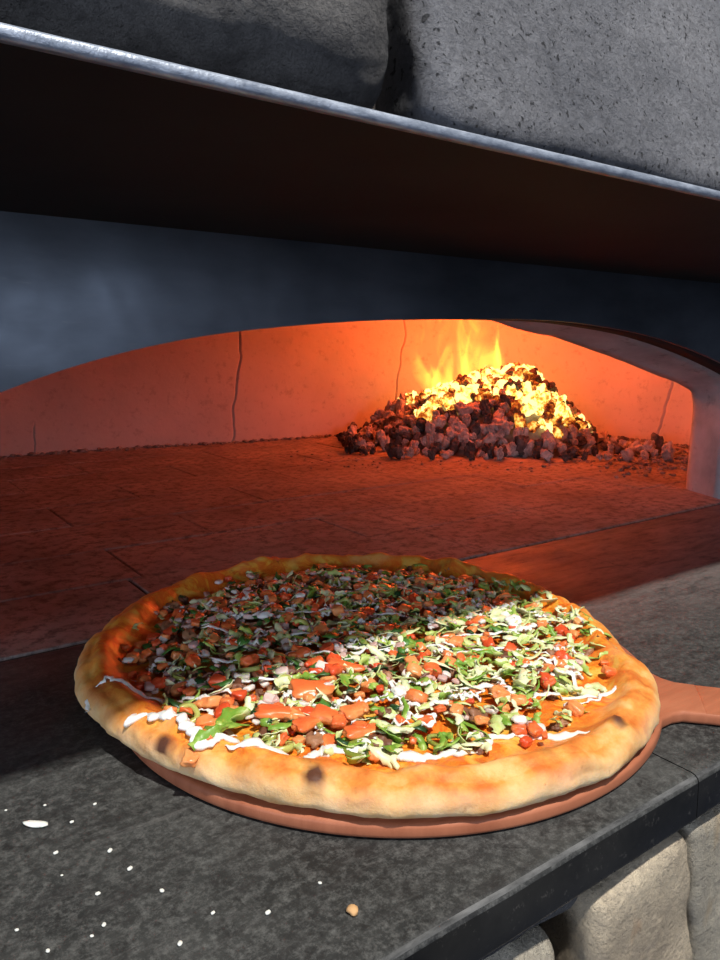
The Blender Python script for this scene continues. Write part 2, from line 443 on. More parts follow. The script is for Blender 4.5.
# ------------------------------------------------------------------ stones
def stone(corners, y0, depth, mat, label, cat='stone', group=None, res=44, amp=0.012, rnd=0.03, seed=0.0, name='stone_block', lean=0.0):
    # corners: four (x,z) ccw from lower left; y0 = front face
    c = [Vector((p[0], 0, p[1])) for p in corners]
    wd = (c[1]-c[0]).length; ht = (c[3]-c[0]).length
    bm = bmesh.new(); bmesh.ops.create_cube(bm, size=1.0)
    bmesh.ops.subdivide_edges(bm, edges=bm.edges[:], cuts=res, use_grid_fill=True)
    for v in bm.verts:
        u, d, w = v.co.x+0.5, v.co.y+0.5, v.co.z+0.5
        # rounded-box inset
        dims = (wd, depth, ht); q = Vector((v.co.x*wd, v.co.y*depth, v.co.z*ht)); inner = Vector([min(max(q[i], -dims[i]/2+rnd), dims[i]/2-rnd) for i in range(3)])
        dd = q-inner
        if dd.length > 1e-9: q = inner+dd.normalized()*rnd if dd.length > rnd*0.999 else q
        u, d, w = q.x/wd+0.5, q.y/depth+0.5, q.z/ht+0.5
        base = c[0].lerp(c[1], u).lerp(c[3].lerp(c[2], u), w)
        p = Vector((base.x, y0+d*depth+lean*w, base.z))
        dirn = Vector((v.co.x, v.co.y*0.8, v.co.z)); dirn.normalize()
        nz = N((p.x*7+seed, p.y*7, p.z*7), 1, 3)*amp + N((p.x*30+seed, p.y*30, p.z*30), 1, 4)*amp*0.28
        p += dirn*nz*1.0
        v.co = p
    o = bobj(name, bm, mat, smooth=True); return tag(o, label, cat, group)
stone([(-0.34, 0.413), (0.278, 0.415), (0.268, 0.60), (-0.34, 0.60)], 0.318, 0.20, MROCK2, 'rounded dark brown-grey stone block on the hood shelf, left of the joint', amp=0.012, rnd=0.048, seed=4.2, res=70, lean=0.02)
stone([(0.290, 0.413), (0.93, 0.413), (0.93, 0.70), (0.278, 0.70)], 0.322, 0.20, MROCK, 'large flat pitted light grey stone block on the hood shelf, right of the joint', amp=0.0045, rnd=0.018, seed=9.7, res=80, lean=0.07)
bm = bmesh.new(); box(bm, -0.9, 2.3, 0.385, 0.766, 0.4115, 0.80); box(bm, -0.9, 2.3, 0.766, 0.915, 0.505, 0.80); wf = bobj('wall_front', bm, MMORTAR); tag(wf, kind='structure')
# wall below the ledge
bm = bmesh.new()
bmesh.ops.create_grid(bm, x_segments=120, y_segments=40, size=0.5)
for v in bm.verts:
    x = -0.4+(v.co.x+0.5)*2.0; z = -0.036-(v.co.y+0.5)*0.9
    v.co = (x, 0.330+0.012*N((x*12, 0, z*12), 1, 4), z)
wl = bobj('wall_below', bm, MMORTAR, smooth=True); wl.name = 'wall_under_ledge'; tag(wl, kind='structure')
def q(*pp):
    r = [ony(p, 0.258) for p in pp]; return [(v.x, v.z) for v in r]
stone(q((588, 1150), (692, 1060), (689, 830), (597, 905)), 0.255, 0.06, MLIME, 'large beige orange-stained stone below the ledge, left of the vertical joint', amp=0.007, rnd=0.012, seed=1.3, name='wall_stone')
stone(q((694, 1060), (860, 960), (860, 735), (691, 826)), 0.256, 0.06, MLIME2, 'grey-beige stone below the ledge at right edge, right of the vertical joint', amp=0.007, rnd=0.012, seed=5.9, name='wall_stone')
stone(q((505, 1100), (578, 1040), (570, 938), (511, 958)), 0.260, 0.06, MLIME2, 'small pale stone low under the ledge, left of the dark diagonal gap', amp=0.005, rnd=0.02, seed=7.7, name='wall_stone')
stone(q((440, 992), (585, 909), (600, 880), (440, 975)), 0.262, 0.05, MROCK2, 'thin grey-purple band directly beneath the ledge', amp=0.004, rnd=0.008, seed=2.7, res=30, name='wall_stone')  # dark band filling between the ledge and the wall stones

# ------------------------------------------------------------------ pizza peel
PC = Vector((0.400, 0.543)); BZ = 0.0115
pe = empty('pizza_peel', (0.402, 0.511, 0.0))
tag(pe, 'reddish-brown round pizza peel with short handle under the pizza', 'pizza peel')
ha = atan2(-0.77, 0.64); hw = 0.0275; R = 0.238
pts = []
a0 = 0.19
nA = 150
for i in range(nA+1):
    a = ha+a0+(2*pi-2*a0)*i/nA; pts.append((R*cos(a), R*sin(a)))
hd = Vector((cos(ha), sin(ha))); hn = Vector((-hd.y, hd.x))
def hp(l, w): v = hd*l+hn*w; return (v.x, v.y)
neck = [hp(0.243, -0.034), hp(0.252, -hw-0.001), hp(0.27, -hw)]
bd = [*pts, *neck]
other = [hp(0.27, hw), hp(0.252, hw+0.001), hp(0.243, 0.034)]
def slabmesh(name, poly, z0, z1, bev, mat, parent):
    bm = bmesh.new(); vs = [bm.verts.new((p[0], p[1], z0)) for p in poly]; f = bm.faces.new(vs)
    ex = bmesh.ops.extrude_face_region(bm, geom=[f]); nv = [g for g in ex['geom'] if isinstance(g, bmesh.types.BMVert)]
    for v in nv: v.co.z = z1
    es = [e for e in bm.edges if abs(e.verts[0].co.z-e.verts[1].co.z) < 1e-6]
    bmesh.ops.bevel(bm, geom=es, offset=bev, segments=3, profile=0.5, affect='EDGES')
    o = bobj(name, bm, mat, parent, smooth=True)
    try: o.data.set_sharp_from_angle(angle=radians(40))
    except Exception: pass
    return o
bp = slabmesh('board', bd+other, 0.001, BZ, 0.003, MCLAY, pe)
hl = [hp(0.268, -hw), hp(0.42, -hw), hp(0.46, -hw*0.8), hp(0.475, -hw*0.3), hp(0.475, hw*0.3), hp(0.46, hw*0.8), hp(0.42, hw), hp(0.268, hw)]
slabmesh('handle', hl, 0.0012, BZ-0.0002, 0.003, MCLAY, pe)

# ------------------------------------------------------------------ pizza
pz = empty('pizza', (PC.x, PC.y, BZ+0.0005))
tag(pz, 'large taco-style pizza with lettuce, diced tomato and white cream drizzle on the peel', 'pizza')
offs_t = [(159, .002), (143, -.002), (124, 0), (93, .004), (55, .012), (22, -.001), (-9, -.013), (-41, -.015), (-58, .006), (-71, .014), (-88, .019), (-107, .017), (-121, .013), (-135, .004), (-153, -.002), (-173, -.002), (170, .003)]
offs_t.sort()
def PR(th):
    d = math.degrees(th) % 360; d = d-360 if d > 180 else d
    T = [(offs_t[-1][0]-360, offs_t[-1][1])]+offs_t+[(offs_t[0][0]+360, offs_t[0][1])]
    for (a, u), (b, v) in zip(T[:-1], T[1:]):
        if a <= d <= b:
            t = (d-a)/(b-a); t = t*t*(3-2*t)
            return 0.2545+u+(v-u)*t
    return 0.2545
TC = Vector((0.002, 0.004))       # toppings centre relative to pizza
def char_spots():
    out = []
    for (px, r, k) in (((315, 774), 0.0075, 1.3), ((163, 739), 0.0075, 1.1), ((617, 725), 0.007, 1.0), ((600, 768), 0.018, 0.5), ((545, 690), 0.006, .4), ((130, 722), 0.016, 0.25), ((575, 650), 0.02, 0.3), ((250, 765), 0.012, 0.35), ((110, 690), 0.02, 0.45), ((440, 795), 0.010, 0.2), ((370, 800), 0.008, 0.3), ((500, 795), 0.01, .25), ((640, 740), .009, .35), ((150, 775), .012, .25), ((205, 770), .008, .4)):
        v = onz(px, 0.036); out.append((v.x-PC.x, v.y-PC.y, r, k))
    for i in range(26):
        a = random.uniform(0, 2*pi); rr = PR(a)-random.uniform(0.008, 0.04)
        out.append((rr*cos(a), rr*sin(a), random.uniform(0.003, 0.008), random.uniform(0.2, 0.6)))
    return out
CH = char_spots()
def surf_z(x, y):
    th = atan2(y, x); r = sqrt(x*x+y*y); Rr = PR(th); e = Rr-r
    rimw = 0.030+0.006*N((cos(th)*3, sin(th)*3, 1.0), 1, 2)
    z = 0.011
    hump = 0.0155*exp(-((e-0.020)/0.014)**2)*(1+0.35*N((x*22, y*22, 0), 1, 2))
    z += hump
    z += 0.0035*N((x*35, y*35, 5), 1, 3)
    # blisters
    for (bx, by, br, bk) in CH[:14]:
        d2 = (x-bx)**2+(y-by)**2
        if d2 < (br*3)**2: z += 0.004*exp(-d2/(br*br))
    return z
nT, nR = 420, 96; V = []; Fc = []; cheese = []; char = []; dough = []
def push(x, y, z, ch, cr, dg): V.append((x, y, z)); cheese.append(ch); char.append(cr); dough.append(dg)
for j in range(nR):
    for i in range(nT):
        th = 2*pi*i/nT; Rr = PR(th)
        if j < nR-22:
            t = (j+0.02)/(nR-22); r = t*(Rr-0.012); x, y = r*cos(th), r*sin(th); z = surf_z(x, y); side = 0
        else:
            k = (j-(nR-22))/21; ang = k*pi*0.98; e = 0.012
            zt = surf_z((Rr-e)*cos(th), (Rr-e)*sin(th)); zb = 0.0
            mid = zt*0.42
            if ang < pi/2: rr = Rr-e+e*sin(ang); z = mid+(zt-mid)*cos(ang)
            else: rr = Rr-e*1.4+e*1.4*sin(ang); z = mid+(mid-zb)*cos(ang)
            w = 0.0015*N((cos(th)*16, sin(th)*16, k*3), 1, 3); rr += w
            x, y = rr*cos(th), rr*sin(th); side = k
        r = sqrt(x*x+y*y); e = Rr-r
        nzb = N((x*26, y*26, 2), 1, 3)
        dT = 0.222+0.012*nzb+0.008*cos(th-2.4)+0.005*N((cos(th)*9, sin(th)*9, 4), 1, 3)
        rt = (Vector((x, y))-TC*0.4).length
        ch_ = 1/(1+exp(-(dT+0.012-rt)/0.005)) if side < 0.3 else 0
        cr = 0
        for (bx, by, br, bk) in CH:
            d2 = (x-bx)**2+(y-by)**2
            if d2 < br*br*9: cr = max(cr, bk*exp(-d2/(br*br)*(1+0.8*N((x*120, y*120, 0), 1, 2))))
        push(x, y, z, ch_, cr if side < 0.4 else cr*0.3, min(1, max(0, side*2.2-0.25)))
for j in range(nR-1):
    for i in range(nT):
        i2 = (i+1) % nT; Fc.append((j*nT+i, j*nT+i2, (j+1)*nT+i2, (j+1)*nT+i))
Fc.append(tuple(range(nT-1, -1, -1))); Fc.append(tuple((nR-1)*nT+i for i in range(nT)))
def m_crust():
    M = Mat('pizza_crust', 0.45, spec=0.4)
    gold = M.ramp(M.noise(32, 5, 0.6), [(0.36, (0.80, 0.47, 0.17)), (0.48, (0.78, 0.31, 0.06)), (0.62, (0.62, 0.16, 0.025))])
    pale = M.ramp(M.noise(28, 5, 0.65), [(0.35, (0.80, 0.60, 0.36)), (0.62, (0.72, 0.45, 0.20)), (0.78, (0.50, 0.24, 0.09))])
    c = M.mix(M.attr('dough'), gold, pale)
    chs = M.ramp(M.noise(38, 6, 0.68, dist=0.8), [(0.38, (0.85, 0.50, 0.09)), (0.46, (0.84, 0.33, 0.03)), (0.53, (0.74, 0.13, 0.012)), (0.62, (0.80, 0.26, 0.03)), (0.70, (0.45, 0.06, 0.01))])
    c = M.mix(M.attr('cheese'), c, chs)
    c = M.mix(M.ramp(M.noise(70, 4, 0.7), [(0.64, 0), (0.76, 0.55)]), c, (0.30, 0.11, 0.03))
    c = M.mix(M.ramp(M.attr('char'), [(0.15, 0), (0.9, 0.97)]), c, (0.085, 0.028, 0.016))
    M.col(c); M.bump(M.noise(110, 5, 0.7), 0.35, 0.003)
    M.rough(M.mix(M.attr('cheese'), (0.6, 0.6, 0.6), (0.3, 0.3, 0.3)))
    M.i['Subsurface Weight'].default_value = 0.12; M.i['Subsurface Radius'].default_value = (0.006, 0.003, 0.001); M.i['Subsurface Scale'].default_value = 1.0
    return M.m
MCRUST = m_crust()
crust = mobj('crust', V, Fc, MCRUST, pz)
for nm, data in (('cheese', cheese), ('char', char), ('dough', dough)):
    at = crust.data.attributes.new(nm, 'FLOAT', 'POINT'); at.data.foreach_set('value', data)

# ---- toppings
def m_top(name, stops, rough=0.35, sss=0.0, scale=60, rnd=0.3, bump=0.3, spec=0.5):
    M = Mat(name, rough, spec=spec)
    f = M.math('ADD', M.noise(scale, 4, 0.6), M.math('MULTIPLY', M.math('SUBTRACT', M.attr('tint'), 0.5), rnd))
    M.col(M.ramp(f, stops)); M.bump(M.noise(scale*3, 4, 0.6), bump, 0.0015)
    if sss:
        M.i['Subsurface Weight'].default_value = sss; M.i['Subsurface Radius'].default_value = (0.004, 0.002, 0.001); M.i['Subsurface Scale'].default_value = 1.0
    return M.m
MTOM = m_top('tomato_flesh', [(0.3, (0.68, 0.085, 0.025)), (0.52, (0.80, 0.19, 0.05)), (0.75, (0.84, 0.33, 0.11))], 0.33, 0.15, rnd=0.5)
MLET = m_top('shredded_lettuce', [(0.16, (0.18, 0.34, 0.04)), (0.28, (0.38, 0.52, 0.10)), (0.44, (0.56, 0.64, 0.22)), (0.8, (0.80, 0.84, 0.52))], 0.4, 0.1, rnd=0.75)
MHERB = m_top('chopped_herb', [(0.3, (0.015, 0.06, 0.015)), (0.7, (0.07, 0.20, 0.03))], 0.4, rnd=0.5)
MBEEF = m_top('ground_beef', [(0.3, (0.16, 0.06, 0.03)), (0.7, (0.42, 0.20, 0.10))], 0.5, rnd=0.4, bump=0.7)
MONI = m_top('diced_onion', [(0.3, (0.62, 0.40, 0.36)), (0.7, (0.80, 0.72, 0.66))], 0.25, 0.2, rnd=0.5)
MPICK = m_top('green_pepper', [(0.3, (0.22, 0.26, 0.04)), (0.7, (0.50, 0.52, 0.14))], 0.25, 0.1, rnd=0.4)
MCREAM = m_top('white_cream', [(0.3, (0.82, 0.80, 0.74)), (0.7, (0.90, 0.89, 0.85))], 0.28, 0.15)

def ico(scale, seed, sub=2, rough=0.3, freq=1.2, squash=(1, 1, 1), boxy=0.0):
    bm = bmesh.new(); bmesh.ops.create_icosphere(bm, subdivisions=sub, radius=1.0)
    for v in bm.verts:
        p = v.co.copy()
        if boxy:
            m_ = max(abs(p.x), abs(p.y), abs(p.z)); p = p.lerp(p/m_*0.85, boxy)
        p *= 1+rough*N((p.x*freq+seed*7.3, p.y*freq, p.z*freq+seed), 1, 2)
        v.co = Vector((p.x*squash[0], p.y*squash[1], p.z*squash[2]))*scale
    vs = [v.co.copy() for v in bm.verts]; fs = [tuple(v.index for v in f.verts) for f in bm.faces]; bm.free(); return vs, fs
def ribbon(length, width, seed, curl=1.0, thick=0.0005):
    rs = random.Random(seed); n = 9; vs = []; fs = []
    p = Vector((-length/2, 0, 0)); ang = rs.uniform(-0.4, 0.4); el = rs.uniform(-0.2, 0.4)
    da = rs.uniform(-1, 1)*curl*2.6/n; de = rs.uniform(-0.7, 0.35)*curl*1.1/n; tw = rs.uniform(-0.6, 0.6); dtw = rs.uniform(-1, 1)*2.0/n
    for i in range(n+1):
        t = i/n; d = Vector((cos(ang)*cos(el), sin(ang)*cos(el), sin(el))); sd = d.cross(Vector((0, 0, 1))).normalized(); up = sd.cross(d)
        s2 = sd*cos(tw)+up*sin(tw); u2 = s2.cross(d)
        w = width*(0.35+0.65*sin(pi*min(max(t, 0.08), 0.92)))*(1+0.3*sin(t*17+seed))
        for (a, b) in ((-0.5, 0.0), (0, 0.16), (0.5, 0.0)):
            vs.append(p+s2*a*w+u2*(b*w+thick/2))
        for (a, b) in ((0.5, 0.0), (0, 0.16), (-0.5, 0.0)):
            vs.append(p+s2*a*w+u2*(b*w-thick/2))
        p = p+d*length/n; ang += da+rs.uniform(-.2, .2); el += de; tw += dtw
    for i in range(n):
        for k in range(6): fs.append((i*6+k, i*6+(k+1) % 6, i*6+6+(k+1) % 6, i*6+6+k))
    fs += [(5, 4, 3, 2, 1, 0), tuple(n*6+k for k in range(6))]
    cx = sum((v for v in vs), Vector())/len(vs)
    return [v-cx for v in vs], fs
def leafbit(size, seed):
    rs = random.Random(seed); vs = []; fs = []; n = 10
    for z in (0.0004, -0.0004):
        vs.append(Vector((0, 0, z+0.12*size)))
        for i in range(n):
            a = 2*pi*i/n; r = size*(0.6+0.4*rs.random())*(1 if i % 2 else 0.75); vs.append(Vector((r*cos(a)*1.3, r*sin(a)*0.8, z+0.15*size*sin(a*2+seed))))
    for i in range(n):
        j = (i+1) % n
        fs += [(0, 1+i, 1+j), (n+1, n+2+j, n+2+i), (1+i, n+2+i, n+2+j, 1+j)]
    return vs, fs
def ringslice(r, w, h, seed, frac=1.0):
    vs = []; fs = []; n = 18; m_ = int(n*frac)
    for i in range(m_+1):
        a = 2*pi*i/n; wob = 1+0.1*sin(3*a+seed)
        for (dr, dz) in ((-w/2, -h/2), (w/2, -h/2), (w/2, h/2), (-w/2, h/2)): vs.append(Vector(((r*wob+dr)*cos(a), (r*wob+dr)*sin(a), dz)))
    for i in range(m_):
        for k in range(4): fs.append((i*4+k, i*4+(k+1) % 4, i*4+4+(k+1) % 4, i*4+4+k))
    fs += [(3, 2, 1, 0), tuple(m_*4+k for k in range(4))]
    return vs, fs
KIND = {
 'tomato_dice': (MTOM, [ico(0.0052*random.uniform(.85, 1.2), i+1, 3, 0.30, 1.2, (1.25, random.uniform(.8, 1.1), .7), 0.65) for i in range(8)]),
 'lettuce_shred': (MLET, [ribbon(random.uniform(0.014, 0.030), random.uniform(0.0045, 0.0100), i+20, 1.5) for i in range(16)]),
 'beef_crumble': (MBEEF, [ico(0.0052*random.uniform(.7, 1.25), i+40, 3, 0.75, 1.7, (1.2, 1, .8)) for i in range(7)]),
 'onion_dice': (MONI, [ico(0.0040*random.uniform(.8, 1.25), i+60, 3, 0.15, 1.0, (1.3, 1, .55), 0.7) for i in range(6)]),
 'herb_leaf': (MHERB, [leafbit(0.0062*random.uniform(.7, 1.3), i+80) for i in range(8)]),
 'pepper_slice': (MPICK, [ringslice(0.0085*random.uniform(.75, 1.1), 0.0032, 0.0032, i, random.choice((1.0, 0.6, 0.5))) for i in range(5)]),
}
def topz(x, y):
    d = (Vector((x, y))-TC).length/0.205
    return surf_z(x, y)*0.6+0.0045 + 0.010*max(0, 1-d**4)+0.003*N((x*20, y*20, 8), 1, 2)
def world2pz(px, z=0.036):
    v = onz(px, z); return Vector((v.x-PC.x, v.y-PC.y))
# local character of the spread: weights for lettuce versus others
def zone(x, y):
    p = Vector((x, y)); a = N((x*11, y*11, 3), 1, 2)
    front = (-y*0.8+x*0.6)/0.2           # front-right side of the pizza carries more lettuce
    return front+0.5*a
def scatter(kind, n, rmax=0.203, zoff=0.0, pref=None, smin=0.75, smax=1.3, pts=None):
    out = []
    while len(out) < n:
        a = random.uniform(0, 2*pi); r = rmax*sqrt(random.random()); x, y = TC.x+r*cos(a), TC.y+r*sin(a)
        if r > rmax-0.025 and N((x*30, y*30, 6), 1, 2) < 0.0: continue
        if pref and random.random() > pref(x, y): continue
        out.append((x, y))
    if pts: out = [tuple(world2pz(p)) for p in pts]+out
    mat, temps = KIND[kind]
    lst = []
    for i, (x, y) in enumerate(out):
        s = random.uniform(smin, smax); tilt = 0.45 if kind != 'lettuce_shred' else 0.25
        e = Euler((random.uniform(-tilt, tilt), random.uniform(-tilt, tilt), random.uniform(0, 2*pi)))
        z = topz(x, y)+zoff+random.uniform(-0.002, 0.004)
        k = random.randrange(len(temps)); big = s
        lst.append((Matrix.Translation((x, y, z)) @ e.to_matrix().to_4x4() @ Matrix.Scale(s, 4), k, random.random()))
    # nearest (largest in the picture) first
    camp = Vector((-PC.x, -PC.y, CAMH-BZ))
    lst.sort(key=lambda t: (t[0].translation-camp).length)
    meshes = {}
    named = lst[:100]; rest = lst[100:]
    for (M_, k, tn) in named:
        q3 = int(tn*3)
        if (k, q3) not in meshes:
            me = bpy.data.meshes.new(kind); me.from_pydata([tuple(v) for v in temps[k][0]], [], temps[k][1]); me.update()
            for p in me.polygons: p.use_smooth = True
            at = me.attributes.new('tint', 'FLOAT', 'POINT'); at.data.foreach_set('value', [q3/2.0]*len(me.vertices))
            me.materials.append(mat); meshes[(k, q3)] = me
        o = bpy.data.objects.new(kind, meshes[(k, q3)]); COL.objects.link(o); o.parent = pz; o.matrix_local = M_
    if rest:
        V = []; Fc = []; T = []
        for (M_, k, tn) in rest:
            b0 = len(V); V += [M_ @ v for v in temps[k][0]]; T += [tn]*len(temps[k][0]); Fc += [tuple(b0+i for i in f) for f in temps[k][1]]
        o = mobj(kind+'s', V, Fc, mat, pz); at = o.data.attributes.new('tint', 'FLOAT', 'POINT'); at.data.foreach_set('value', T)
        o['kind'] = 'stuff'
cl = lambda v: max(0.0, min(1.0, v))
scatter('beef_crumble', 380, 0.222, -0.002, lambda x, y: cl(0.7-0.2*zone(x, y)))
scatter('pepper_slice', 90, 0.21, 0.001, lambda x, y: cl(0.6-0.3*zone(x, y)))
scatter('lettuce_shred', 1080, 0.222, 0.0030, lambda x, y: cl(0.55+0.45*zone(x, y)), 0.6, 1.15)
scatter('herb_leaf', 280, 0.215, 0.0035, lambda x, y: cl(0.38-0.6*zone(x, y)))
scatter('onion_dice', 340, 0.218, 0.002, lambda x, y: cl(0.5-0.4*zone(x, y)))
scatter('tomato_dice', 360, 0.22, 0.003, lambda x, y: cl(0.75-0.3*zone(x, y)), 0.5, 1.2,
        pts=[(152, 630), (165, 634), (172, 640), (420, 660), (412, 668), (448, 655), (452, 665), (432, 672), (520, 716), (527, 728), (535, 720), (360, 722), (190, 752), (205, 742), (215, 712), (205, 710), (470, 700), (440, 706), (400, 700), (545, 730), (610, 665), (605, 655), (500, 690), (380, 688), (275, 560), (345, 555)])
# larger tomato slices in the middle
def named(kind, geo, mat, p, e, s=(1, 1, 1), tint=0.5, dz=0.006, label=None):
    me = bpy.data.meshes.new(kind); me.from_pydata([tuple(v) for v in geo[0]], [], geo[1]); me.update()
    for q_ in me.polygons: q_.use_smooth = True
    at = me.attributes.new('tint', 'FLOAT', 'POINT'); at.data.foreach_set('value', [tint]*len(me.vertices))
    me.materials.append(mat); o = bpy.data.objects.new(kind, me); COL.objects.link(o); o.parent = pz
    v = world2pz(p); o.location = (v.x, v.y, topz(v.x, v.y)+dz); o.rotation_euler = e; o.scale = s
    if label: o['label'] = label
    return o
for (p, rz, s, tn) in (((312, 689), 0.3, (2.6, 2.1, 1.3), 0.6), ((286, 709), 0.1, (3.4, 1.3, 1.0), 0.5), ((330, 712), -0.4, (2.2, 1.4, 1.1), 0.55), ((355, 709), 0.8, (1.9, 1.3, 1.1), 0.8), ((362, 724), 0.5, (2.1, 1.1, 1.0), 0.5), ((310, 715), 0.9, (2.4, 1.2, 1.0), 0.5), ((345, 668), -0.3, (2.4, 1.0, 1.0), 0.5)):
    named('tomato_slice', KIND['tomato_dice'][1][0], MTOM, p, (0.1, 0.1, rz-0.6), s, tn)
for (p, rz, l) in (((222, 722), 0.55, 0.050), ((210, 742), 0.4, 0.030), ((232, 712), 0.9, 0.034)):
    named('green_leaf', ribbon(l, 0.012, int(p[0]), 0.4, 0.0008), MLET, p, (0.1, 0.0, rz), (1, 1, 1), 0.02, 0.007, 'bright green leaf strip')
named('tomato_slice', KIND['tomato_dice'][1][1], MTOM, (528, 768), (0.1, -0.45, -0.9), (2.2, 1.1, 0.7), 0.7, -0.007)
named('herb_leaf', leafbit(0.008, 3), MHERB, (470, 772), (0, 0, 0.4), (1.4, 0.8, 1), 0.2, -0.004)
# cream drizzle
def cream(path, rad, seed=0, z0=0.005, flat=0.5):
    rad *= 0.85 if seed not in (0, 1, 3, 4, 5) else 1.2
    P = [world2pz(p) if p[0] > 2 else Vector((p[0]-PC.x, p[1]-PC.y)) for p in path]; P = catmull([tuple(p) for p in P], 14); n = len(P); V = []; Fc = []; K = 10
    for i, p in enumerate(P):
        d = (P[min(i+1, n-1)]-P[max(i-1, 0)]).normalized(); s = Vector((-d.y, d.x)); t = i/(n-1)
        e = min(1, sin(pi*min(max(t, 0.0), 1.0))*4+0.08)
        w = rad*e*max(0.12, 1+1.1*N((i*0.13+seed*9, seed, 0), 1, 3))
        q_ = p+s*0.006*N((i*0.14, seed*3.0, 4), 1, 3); z = topz(p.x, p.y)+z0+0.0045*N((i*0.2, seed, 7), 1, 2)
        if (p-TC).length > 0.2: z = surf_z(p.x, p.y)+0.001
        for k in range(K):
            a = 2*pi*k/K; V.append((q_.x+s.x*w*cos(a), q_.y+s.y*w*cos(a), z+w*flat*sin(a)))
    for i in range(n-1):
        for k in range(K): Fc.append((i*K+k, i*K+(k+1) % K, (i+1)*K+(k+1) % K, (i+1)*K+k))
    Fc += [tuple(range(K-1, -1, -1)), tuple((n-1)*K+k for k in range(K))]
    o = mobj('cream_drizzle', V, Fc, MCREAM, pz); at = o.data.attributes.new('tint', 'FLOAT', 'POINT'); at.data.foreach_set('value', [0.5]*len(V)); return o
DR = [([(128, 716), (150, 720), (172, 722), (180, 718)], 0.0042), ([(175, 722), (190, 735), (203, 745), (225, 742), (240, 733)], 0.0038), ([(84, 700), (93, 690), (108, 684), (130, 687), (165, 692), (205, 690), (240, 692)], 0.0026),
 ([(225, 747), (262, 748), (300, 748), (312, 738), (330, 735), (352, 738), (372, 728)], 0.0030), ([(372, 728), (385, 738), (410, 742), (440, 738), (470, 735), (500, 722), (540, 720), (590, 722)], 0.0028), ([(318, 738), (345, 733), (380, 740), (430, 741)], 0.0040),
 ([(130, 668), (180, 676), (240, 680), (300, 676), (330, 672)], 0.0020), ([(195, 655), (240, 660), (300, 655), (360, 660)], 0.0018), ([(200, 628), (260, 636), (330, 634), (400, 640)], 0.0018), ([(230, 604), (290, 614), (360, 612), (430, 622)], 0.0018),
 ([(270, 585), (330, 592), (400, 590), (470, 600)], 0.0018), ([(310, 570), (370, 576), (430, 574)], 0.0018), ([(440, 640), (480, 634), (520, 636), (575, 640)], 0.0022), ([(480, 612), (520, 610), (575, 612)], 0.0020), ([(380, 695), (400, 698), (425, 704), (450, 700)], 0.0034),
 ([(450, 690), (490, 684), (530, 690), (560, 684), (600, 682)], 0.0024), ([(430, 640), (470, 652), (520, 648), (560, 655)], 0.0020), ([(540, 672), (560, 668), (582, 664)], 0.0032), ([(290, 704), (300, 694), (315, 700), (325, 712)], 0.0022), ([(168, 710), (195, 700), (215, 706), (238, 720)], 0.0022),
 ([(520, 665), (545, 660), (585, 676)], 0.0026), ([(350, 655), (390, 652), (420, 648), (470, 655)], 0.0022), ([(580, 690), (600, 686), (618, 680)], 0.002)]
rs = random.Random(5)
for k in range(90):
    a = rs.uniform(0, 2*pi); rr = 0.195*sqrt(rs.random()); c = Vector((PC.x+TC.x+rr*cos(a), PC.y+TC.y+rr*sin(a))); h_ = rs.gauss(-0.5, 0.7); l_ = rs.uniform(0.008, 0.022)
    if (c-PC).length+l_ > 0.215: continue
    pp = [c+Vector((cos(h_), sin(h_)))*l_*t+Vector((-sin(h_), cos(h_)))*rs.uniform(-.005, .005) for t in (-1, -.3, .3, 1)]
    DR.append(([(PX.x, PX.y) for PX in pp], rs.uniform(0.0016, 0.0034)))
for i, (p, r_) in enumerate(DR): cream(p, r_, i)
for (p, r_) in (((513, 622), 0.0075), ((400, 694), 0.0065), ((520, 713), 0.005), ((505, 617), 0.005), ((312, 695), 0.003), ((265, 620), 0.006), ((235, 590), 0.004), ((300, 601), 0.005), ((128, 655), 0.004), ((365, 596), 0.004), ((305, 596), .005), ((160, 655), .004), ((272, 607), .004), ((345, 580), .005), ((215, 608), .004)):
    named('cream_blob', ico(r_, p[0], 3, 0.35, 1.3, (1.2, 1, .55)), MCREAM, p, (0, 0, random.random()*3), dz=0.007)

# ------------------------------------------------------------------ crumbs on the ledge
MFLOUR = Mat('flour', 0.8); MFLOUR.col((0.72, 0.72, 0.66)); MFLOUR = MFLOUR.m
MBREAD = Mat('bread_crumb', 0.8); MBREAD.col((0.62, 0.36, 0.16)); MBREAD = MBREAD.m
bm = bmesh.new(); bmesh.ops.create_uvsphere(bm, u_segments=20, v_segments=12, radius=1)
for v in bm.verts:
    v.co = Vector((v.co.x*0.0085*(1+0.2*N(v.co, 1.5, 2)), v.co.y*0.0028*(1+0.25*N(v.co, 2, 2)), v.co.z*0.0016)); v.co.y += 8.0*v.co.x**2
o = bobj('cream_drop', bm, MCREAM, smooth=True); o.location = onz((36, 826)); o.location.z = 0.0014; o.rotation_euler = (0, 0, -0.70)
tag(o, 'elongated white drip of cream on the black ledge, far left', 'cream drip')
g = ico(0.0030, 5, 2, 0.4, 1.5, (1, 1.2, .7)); o = mobj('bread_crumb', g[0], g[1], MBREAD); o.location = onz((353, 913)); o.location.z = 0.0018
tag(o, 'tan bread crumb on the ledge in front of the pizza', 'crumb')
g = ico(0.0011, 6, 2, 0.3, 1.5, (1, 1, .7)); base = None
